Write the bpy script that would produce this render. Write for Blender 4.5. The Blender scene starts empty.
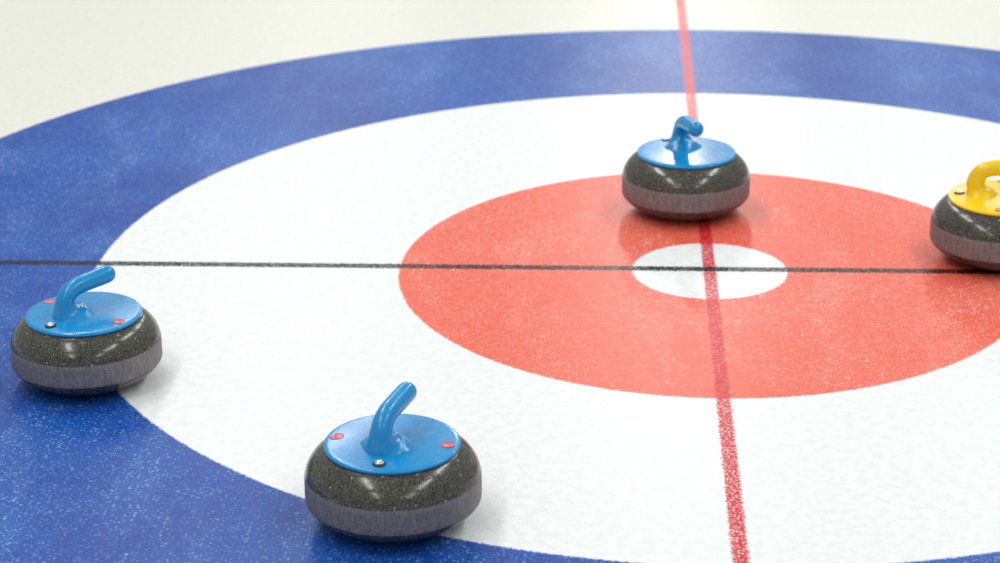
import bpy, bmesh, math
from mathutils import Matrix, Vector
sc=bpy.context.scene
col=sc.collection
try:
    sc.view_settings.view_transform='Standard'; sc.view_settings.look='None'
except Exception: pass

# ------------------------------------------------------------ node helper
class NT:
    def __init__(s,name):
        s.m=bpy.data.materials.new(name); s.m.use_nodes=True; s.t=s.m.node_tree
        s.b=s.t.nodes['Principled BSDF']
    def n(s,typ,**kw):
        nd=s.t.nodes.new(typ)
        for k,v in kw.items(): setattr(nd,k,v)
        return nd
    def l(s,a,b): s.t.links.new(a,b)
    def math(s,op,a,b=None,c=None,clamp=False):
        nd=s.n('ShaderNodeMath',operation=op,use_clamp=clamp)
        for i,v in enumerate((a,b,c)):
            if v is None: continue
            if isinstance(v,(int,float)): nd.inputs[i].default_value=v
            else: s.l(v,nd.inputs[i])
        return nd.outputs[0]
    def step(s,v,lo,hi,a=0.,b=1.,smooth=True):
        nd=s.n('ShaderNodeMapRange'); nd.clamp=True
        if smooth: nd.interpolation_type='SMOOTHSTEP'
        s.l(v,nd.inputs[0])
        for i,x in enumerate((lo,hi,a,b)): nd.inputs[i+1].default_value=x
        return nd.outputs[0]
    def mix(s,f,a,b,mode='MIX'):
        nd=s.n('ShaderNodeMix',data_type='RGBA',blend_type=mode)
        if isinstance(f,(int,float)): nd.inputs[0].default_value=f
        else: s.l(f,nd.inputs[0])
        for sock,v in ((nd.inputs[6],a),(nd.inputs[7],b)):
            if isinstance(v,tuple): sock.default_value=v
            else: s.l(v,sock)
        return nd.outputs[2]
    def noise(s,vec,scale,detail=2,rough=.5):
        nd=s.n('ShaderNodeTexNoise'); s.l(vec,nd.inputs['Vector'])
        nd.inputs['Scale'].default_value=scale; nd.inputs['Detail'].default_value=detail; nd.inputs['Roughness'].default_value=rough
        return nd.outputs[0]
    def dots(s,vec,scale,rad,keep):
        """sparse round specks"""
        nd=s.n('ShaderNodeTexVoronoi'); s.l(vec,nd.inputs['Vector']); nd.inputs['Scale'].default_value=scale
        sp=s.n('ShaderNodeSeparateColor'); s.l(nd.outputs['Color'],sp.inputs[0])
        d=s.step(nd.outputs['Distance'],rad*.5,rad,1,0)
        return s.math('MULTIPLY',d,s.step(sp.outputs[0],keep,keep+.25,0,1))
    def vmul(s,vec,v):
        nd=s.n('ShaderNodeVectorMath',operation='MULTIPLY'); s.l(vec,nd.inputs[0]); nd.inputs[1].default_value=v
        return nd.outputs[0]
def srgb(r,g,b):
    f=lambda c:(c/255/12.92) if c/255<=.04045 else ((c/255+.055)/1.055)**2.4
    return (f(r),f(g),f(b),1)

# ------------------------------------------------------------ ice material
M=NT('painted_curling_ice')
tc=M.n('ShaderNodeTexCoord').outputs['Object']
off=M.n('ShaderNodeVectorMath',operation='ADD'); M.l(tc,off.inputs[0]); off.inputs[1].default_value=(0,.0076,0)
sep=M.n('ShaderNodeSeparateXYZ'); M.l(off.outputs[0],sep.inputs[0])
sep2=M.n('ShaderNodeSeparateXYZ'); M.l(tc,sep2.inputs[0])
X,Y=sep2.outputs[0],sep2.outputs[1]
r=M.math('SQRT',M.math('ADD',M.math('MULTIPLY',sep.outputs[0],sep.outputs[0]),M.math('MULTIPLY',sep.outputs[1],sep.outputs[1])))
n_edge=M.noise(tc,170,3,.7)
rj=M.math('ADD',r,M.math('MULTIPLY',M.math('SUBTRACT',n_edge,.5),.016))
fine=M.noise(tc,210,2,.6)
fine2=M.noise(tc,420,1,.5)
grain=M.noise(tc,55,4,.65)
patch=M.noise(tc,2.2,4,.6)
patchB=M.noise(M.vmul(tc,(1.6,.6,1.0)),4,4,.65)
def ring(e): return M.step(rj,e-.003,e+.003)
gB,gR,gW,gO=ring(.1533),ring(.6165),ring(1.2246),ring(1.83)
white=srgb(237,241,242); white2=srgb(226,231,233)
whiteo=srgb(228,228,219); whiteo2=srgb(223,224,214)
redp=srgb(226,84,60); redp2=srgb(236,106,84)
blup=srgb(0,54,146); blup2=srgb(0,84,176)
specks=M.step(fine,.54,.66)
specks2=M.step(fine2,.56,.68)
d1=M.dots(tc,150,.42,.35)
d2=M.dots(tc,75,.28,.55)
pm=M.step(patch,.35,.68)
pb=M.step(patchB,.46,.72)
tot=M.math('ADD',M.math('MULTIPLY',specks,.45),M.math('MULTIPLY',specks2,.45))
tot=M.math('ADD',tot,M.math('MULTIPLY',d1,.9)); tot=M.math('ADD',tot,M.math('MULTIPLY',d2,1.1))
fr=M.math('MULTIPLY',tot,M.math('ADD',.30,M.math('ADD',M.math('MULTIPLY',pm,.30),M.math('MULTIPLY',pb,.5))),clamp=True)
g2=M.step(grain,.3,.72)
redc=M.mix(g2,redp,redp2)
redc=M.mix(M.math('MULTIPLY',fr,.66),redc,srgb(254,216,206))
redc=M.mix(M.math('MULTIPLY',pb,.10),redc,srgb(250,190,180))
bluc=M.mix(M.math('MULTIPLY',M.math('ADD',g2,pm),.5,clamp=True),blup,blup2)
bluc=M.mix(M.math('MULTIPLY',fr,.64),bluc,srgb(160,200,240))
bluc=M.mix(M.math('MULTIPLY',pb,.10),bluc,srgb(120,168,222))
wn=M.mix(M.step(grain,.35,.65),white2,white)
wn=M.mix(M.math('MULTIPLY',specks2,.35),wn,srgb(250,252,252))
wo=M.mix(M.step(grain,.35,.65),whiteo2,whiteo)
c=M.mix(gB,wn,redc)
c=M.mix(gR,c,wn)
c=M.mix(gW,c,bluc)
c=M.mix(gO,c,wo)
lj=M.math('MULTIPLY',M.math('SUBTRACT',n_edge,.5),.020)
ax=M.math('ABSOLUTE',M.math('ADD',X,lj))
mr=M.step(ax,.0105,.0145,1,0)
brk=M.math('SUBTRACT',1,M.math('MULTIPLY',M.math('ADD',M.step(fine,.5,.64),d1,clamp=True),.62))
mr=M.math('MULTIPLY',mr,brk)
c=M.mix(mr,c,srgb(205,24,40))
ay=M.math('ABSOLUTE',M.math('ADD',Y,lj))
mb=M.step(ay,.0105,.0140,1,0)
mb=M.math('MULTIPLY',mb,M.math('SUBTRACT',1,M.math('MULTIPLY',M.math('ADD',M.step(fine,.54,.66),M.math('MULTIPLY',d1,.7),clamp=True),.6)))
c=M.mix(mb,c,srgb(6,8,14))
M.l(c,M.b.inputs['Base Color'])
M.b.inputs['IOR'].default_value=1.31
M.b.inputs['Specular IOR Level'].default_value=.32
rg=M.step(grain,.3,.7,.29,.38); M.l(rg,M.b.inputs['Roughness'])
bump=M.n('ShaderNodeBump'); bump.inputs['Strength'].default_value=.3; bump.inputs['Distance'].default_value=.001
hh=M.math('ADD',fine,M.math('MULTIPLY',M.noise(tc,130,2,.5),.7)); M.l(hh,bump.inputs['Height']); M.l(bump.outputs[0],M.b.inputs['Normal'])
ice_mat=M.m

# ------------------------------------------------------------ stone materials
def granite(name,dark,mid,light,rough,band=False):
    G=NT(name); o=G.n('ShaderNodeTexCoord').outputs['Object']
    a=G.noise(o,330,3,.65); b=G.noise(o,480,2,.6); d=G.noise(o,90,3,.6)
    cc=G.mix(G.step(a,.42,.62),dark,mid)
    cc=G.mix(G.math('MULTIPLY',G.step(d,.45,.7),.35),cc,mid)
    cc=G.mix(G.math('MULTIPLY',G.step(b,.56,.68),.65 if not band else .5),cc,light)
    if band:
        st=G.noise(G.vmul(o,(1,1,.12)),330,3,.7)
        cc=G.mix(G.math('MULTIPLY',G.step(st,.40,.62),.4),cc,srgb(158,150,155))
        G.b.inputs['Roughness'].default_value=rough
        bp=G.n('ShaderNodeBump'); bp.inputs['Strength'].default_value=.3; bp.inputs['Distance'].default_value=.0005
        G.l(a,bp.inputs['Height']); G.l(bp.outputs[0],G.b.inputs['Normal'])
    else:
        G.l(G.step(d,.3,.7,rough-.02,rough+.04),G.b.inputs['Roughness'])
        fl=G.dots(o,110,.22,.55)
        cc=G.mix(G.math('MULTIPLY',fl,.7),cc,srgb(200,198,190))
    G.l(cc,G.b.inputs['Base Color'])
    return G.m
g_pol=granite('polished_granite',srgb(44,44,38),srgb(82,81,73),srgb(165,162,150),.17)
g_band=granite('striking_band_granite',srgb(94,89,91),srgb(122,116,118),srgb(164,159,161),.55,True)
def plastic(name,c1,rough=.22):
    P=NT(name); o=P.n('ShaderNodeTexCoord').outputs['Object']
    nz=P.noise(o,14,3,.6)
    c2=tuple(min(1,x*1.12) for x in c1[:3])+(1,)
    P.l(P.mix(nz,c1,c2),P.b.inputs['Base Color'])
    P.l(P.step(P.noise(o,60,3,.6),.3,.7,rough-.03,rough+.06),P.b.inputs['Roughness'])
    P.b.inputs['Coat Weight'].default_value=.2; P.b.inputs['Coat Roughness'].default_value=.12
    return P.m
blue_pl=plastic('blue_plastic',srgb(0,138,200),.24)
yel_pl=plastic('yellow_plastic',srgb(240,202,0),.3)
red_pl=plastic('red_emblem_paint',srgb(212,22,40),.35)
wht_pl=plastic('pale_emblem_paint',srgb(215,140,165),.35)
S=NT('bolt_steel'); S.b.inputs['Metallic'].default_value=1; S.b.inputs['Roughness'].default_value=.3
o=S.n('ShaderNodeTexCoord').outputs['Object']; S.l(S.mix(S.noise(o,300),srgb(210,210,212),srgb(240,240,240)),S.b.inputs['Base Color']); steel=S.m
blk=plastic('black_rubber',srgb(22,22,24),.45)

# ------------------------------------------------------------ mesh helpers
def mkobj(name,bm,mats,parent=None,smooth=True):
    bmesh.ops.recalc_face_normals(bm,faces=bm.faces)
    me=bpy.data.meshes.new(name); bm.to_mesh(me); bm.free()
    for m in mats: me.materials.append(m)
    if smooth:
        for p in me.polygons: p.use_smooth=True
    ob=bpy.data.objects.new(name,me); col.objects.link(ob)
    if parent: ob.parent=parent
    return ob
def catmull(P,n):
    out=[]
    for i in range(len(P)-1):
        p0=P[max(i-1,0)];p1=P[i];p2=P[i+1];p3=P[min(i+2,len(P)-1)]
        for k in range(n):
            t=k/n
            out.append(tuple(.5*((2*b)+(-a+c)*t+(2*a-5*b+4*c-d)*t*t+(-a+3*b-3*c+d)*t**3) for a,b,c,d in zip(p0,p1,p2,p3)))
    out.append(tuple(P[-1])); return out
def lathe(bm,prof,seg=128,matf=None):
    rings=[]
    for r_,z in prof:
        if r_<1e-6: rings.append([bm.verts.new((0,0,z))])
        else: rings.append([bm.verts.new((r_*math.cos(2*math.pi*k/seg),r_*math.sin(2*math.pi*k/seg),z)) for k in range(seg)])
    for i in range(len(rings)-1):
        A,B=rings[i],rings[i+1]
        for k in range(seg):
            k2=(k+1)%seg
            if len(A)==1: f=bm.faces.new((A[0],B[k],B[k2]))
            elif len(B)==1: f=bm.faces.new((A[k],B[0],A[k2]))
            else: f=bm.faces.new((A[k],A[k2],B[k2],B[k]))
            if matf: f.material_index=matf((prof[i][1]+prof[i+1][1])/2,(prof[i][0]+prof[i+1][0])/2)
    return rings

def curling_stone(loc,scale,heading,pl,emblems=True,twist=12,shift=0.,lift=0.,flare=1.):
    root=bpy.data.objects.new('curling_stone',None); col.objects.link(root)
    root.empty_display_size=.1
    lower=catmull([(.066,.0),(.084,.003),(.104,.012),(.121,.023),(.1315,.033),(.1358,.040)],5)
    band=[(.1362,.0415),(.1364,.050),(.1364,.072),(.1362,.0795)]
    upper=catmull([(.1357,.081),(.1325,.0925),(.1268,.103),(.119,.1125),(.110,.120),(.102,.1245),(.094,.1255)],6)
    prof=[(0,.005),(.050,.005),(.058,.001),(.062,0)]+lower+band+upper+[(0,.1255)]
    bm=bmesh.new(); lathe(bm,prof,144,lambda z,r_:1 if .0405<z<.0805 and r_>.13 else 0)
    mkobj('granite_body',bm,[g_pol,g_band],root)
    bm=bmesh.new()
    dp=catmull([(.0995,.1235),(.1035,.1250),(.1050,.1275),(.1038,.1304),(.1005,.1318),(.0930,.1325),(.070,.1338),(.045,.1350),(.02,.1356),(0.0001,.1357)],5)
    dp[-1]=(0,.1357)
    lathe(bm,[(0,.1236)]+dp,144)
    mkobj('handle_disc',bm,[pl],root)
    path=[(-.030,.1325,.0460),(-.0320,.1350,.0385),(-.0350,.1390,.0300),(-.0375,.1460,.0228),(-.0385,.156,.0184),(-.0355,.1665,.0168),(-.0285,.1760,.0163),(-.0170,.1828,.0161),(-.002,.1862,.0161),(.018,.1882,.0162),(.038,.1898,.0164),(.055,.1910,.0162),(.0620,.1915,.0146),(.0668,.1919,.0111),(.0695,.1921,.0058)]
    path=[(x+shift,z+lift*min(1,max(0,(z-.14)/.03)),rr*(flare if z<.15 else 1)) for x,z,rr in path]
    P=catmull(path,4)
    bm=bmesh.new(); seg=32; prev=None
    for i,(x,z,rr) in enumerate(P):
        a=P[max(i-1,0)]; b=P[min(i+1,len(P)-1)]
        t=Vector((b[0]-a[0],0,b[1]-a[1])).normalized()
        if i<10: t=(Vector((0,0,1))*(1-i/10)+t*(i/10)).normalized()
        u=Vector((0,1,0)); v=t.cross(u)
        ring=[bm.verts.new(Vector((x,0,z))+u*(rr*math.cos(2*math.pi*k/seg))+v*(rr*math.sin(2*math.pi*k/seg))) for k in range(seg)]
        if prev:
            for k in range(seg): bm.faces.new((prev[k],prev[(k+1)%seg],ring[(k+1)%seg],ring[k]))
        else: first=ring
        prev=ring
    tip=bm.verts.new((P[-1][0]+.0009,0,P[-1][1]))
    for k in range(seg): bm.faces.new((prev[k],prev[(k+1)%seg],tip))
    bm.faces.new(first[::-1])
    mkobj('handle_grip',bm,[pl],root)
    tw=math.radians(twist)
    bm=bmesh.new()
    lathe(bm,[(0,.1320),(.0104,.1320),(.0104,.1343),(.0092,.1350),(0,.1350)],32)
    b1=mkobj('bolt_washer',bm,[blk],root)
    bm=bmesh.new()
    lathe(bm,[(0,.1343),(.0074,.1343),(.0074,.1366),(.0064,.1376),(.0030,.1376),(.0026,.1360),(0,.1360)],24)
    b2=mkobj('bolt_head',bm,[steel],root)
    for b in (b1,b2): b.location=(-.083*math.cos(tw),-.083*math.sin(tw),0)
    if emblems:
        for sgn in (1,-1):
            bm=bmesh.new()
            def arc(r0,r1,a0,a1,z0,z1,mi):
                n=20; q=[]
                for k in range(n+1):
                    a=a0+(a1-a0)*k/n; cs,sn=math.cos(a),math.sin(a)
                    q.append([bm.verts.new((rad*cs,rad*sn,z)) for rad,z in ((r0,z0),(r0,z1),(r1,z1),(r1,z0))])
                for k in range(n):
                    for j in range(4):
                        f=bm.faces.new((q[k][j],q[k][(j+1)%4],q[k+1][(j+1)%4],q[k+1][j])); f.material_index=mi
                bm.faces.new(q[0]); bm.faces.new(q[-1][::-1])
            arc(.0080,.0112,.5,5.6,.1316,.1338,0)
            arc(.0001,.0079,0,6.28,.1316,.1334,1)
            arc(.0022,.0048,-1.2,2.6,.1316,.1339,0)
            e=mkobj('emblem',bm,[red_pl,wht_pl],root,smooth=False)
            e.location=(-sgn*.087*math.sin(tw),sgn*.087*math.cos(tw),-.0002); e.rotation_euler=(0,0,sgn*1.2+tw)
    root.location=(loc[0],loc[1],0); root.scale=(scale,)*3; root.rotation_euler=(0,0,math.radians(heading))
    return root

curling_stone((-.5291,-1.0905),1.000,70,blue_pl)
curling_stone((-1.120,-.5710),.966,46,blue_pl)
curling_stone((-.038,.3534),.993,-72,blue_pl,False,lift=.006)
curling_stone((.5780,.0770),.994,-10,yel_pl,twist=0,shift=-.014,lift=.004,flare=.82)

# ------------------------------------------------------------ ice sheet
bm=bmesh.new()
vs=[bm.verts.new(v) for v in ((-9,-9,0),(9,-9,0),(9,28,0),(-9,28,0))]; bm.faces.new(vs)
ice=mkobj('floor',bm,[ice_mat],smooth=False)

# ------------------------------------------------------------ lights: rows of ceiling strips
def strip(x,y,e,sx=.35,sy=2.4,z=4.2):
    l=bpy.data.lights.new('ceiling_strip_light','AREA'); l.shape='RECTANGLE'; l.size=sx; l.size_y=sy; l.energy=e; l.color=(1,.985,.955)
    ob=bpy.data.objects.new('ceiling_strip_light',l); ob.location=(x,y,z); col.objects.link(ob)
for y,e in ((-6,38),(-2.5,52),(1,58),(4.5,56),(8,34),(11.5,32),(15,32)):
    for x in (-2.3,2.3): strip(x,y,e)
for x,y,e in ((.2,10,130),(.42,16,110)): strip(x,y,e,sx=.5)
w=bpy.data.worlds.new('arena_ambient'); sc.world=w; w.use_nodes=True
bg=w.node_tree.nodes['Background']; bg.inputs[0].default_value=(.94,.97,.97,1); bg.inputs[1].default_value=.42

# ------------------------------------------------------------ camera
rx,ry,rz=1.1983,-.0086,.0503
cam=bpy.data.objects.new('camera',bpy.data.cameras.new('camera')); col.objects.link(cam)
cam.matrix_world=Matrix.Translation((-.2043,-4.2201,1.6201))@Matrix.Rotation(rz,4,'Z')@Matrix.Rotation(rx,4,'X')@Matrix.Rotation(ry,4,'Z')
cam.data.sensor_width=36; cam.data.lens=2268.17*36/1000
cam.data.dof.use_dof=True; cam.data.dof.focus_distance=3.8; cam.data.dof.aperture_fstop=4.5
sc.camera=cam
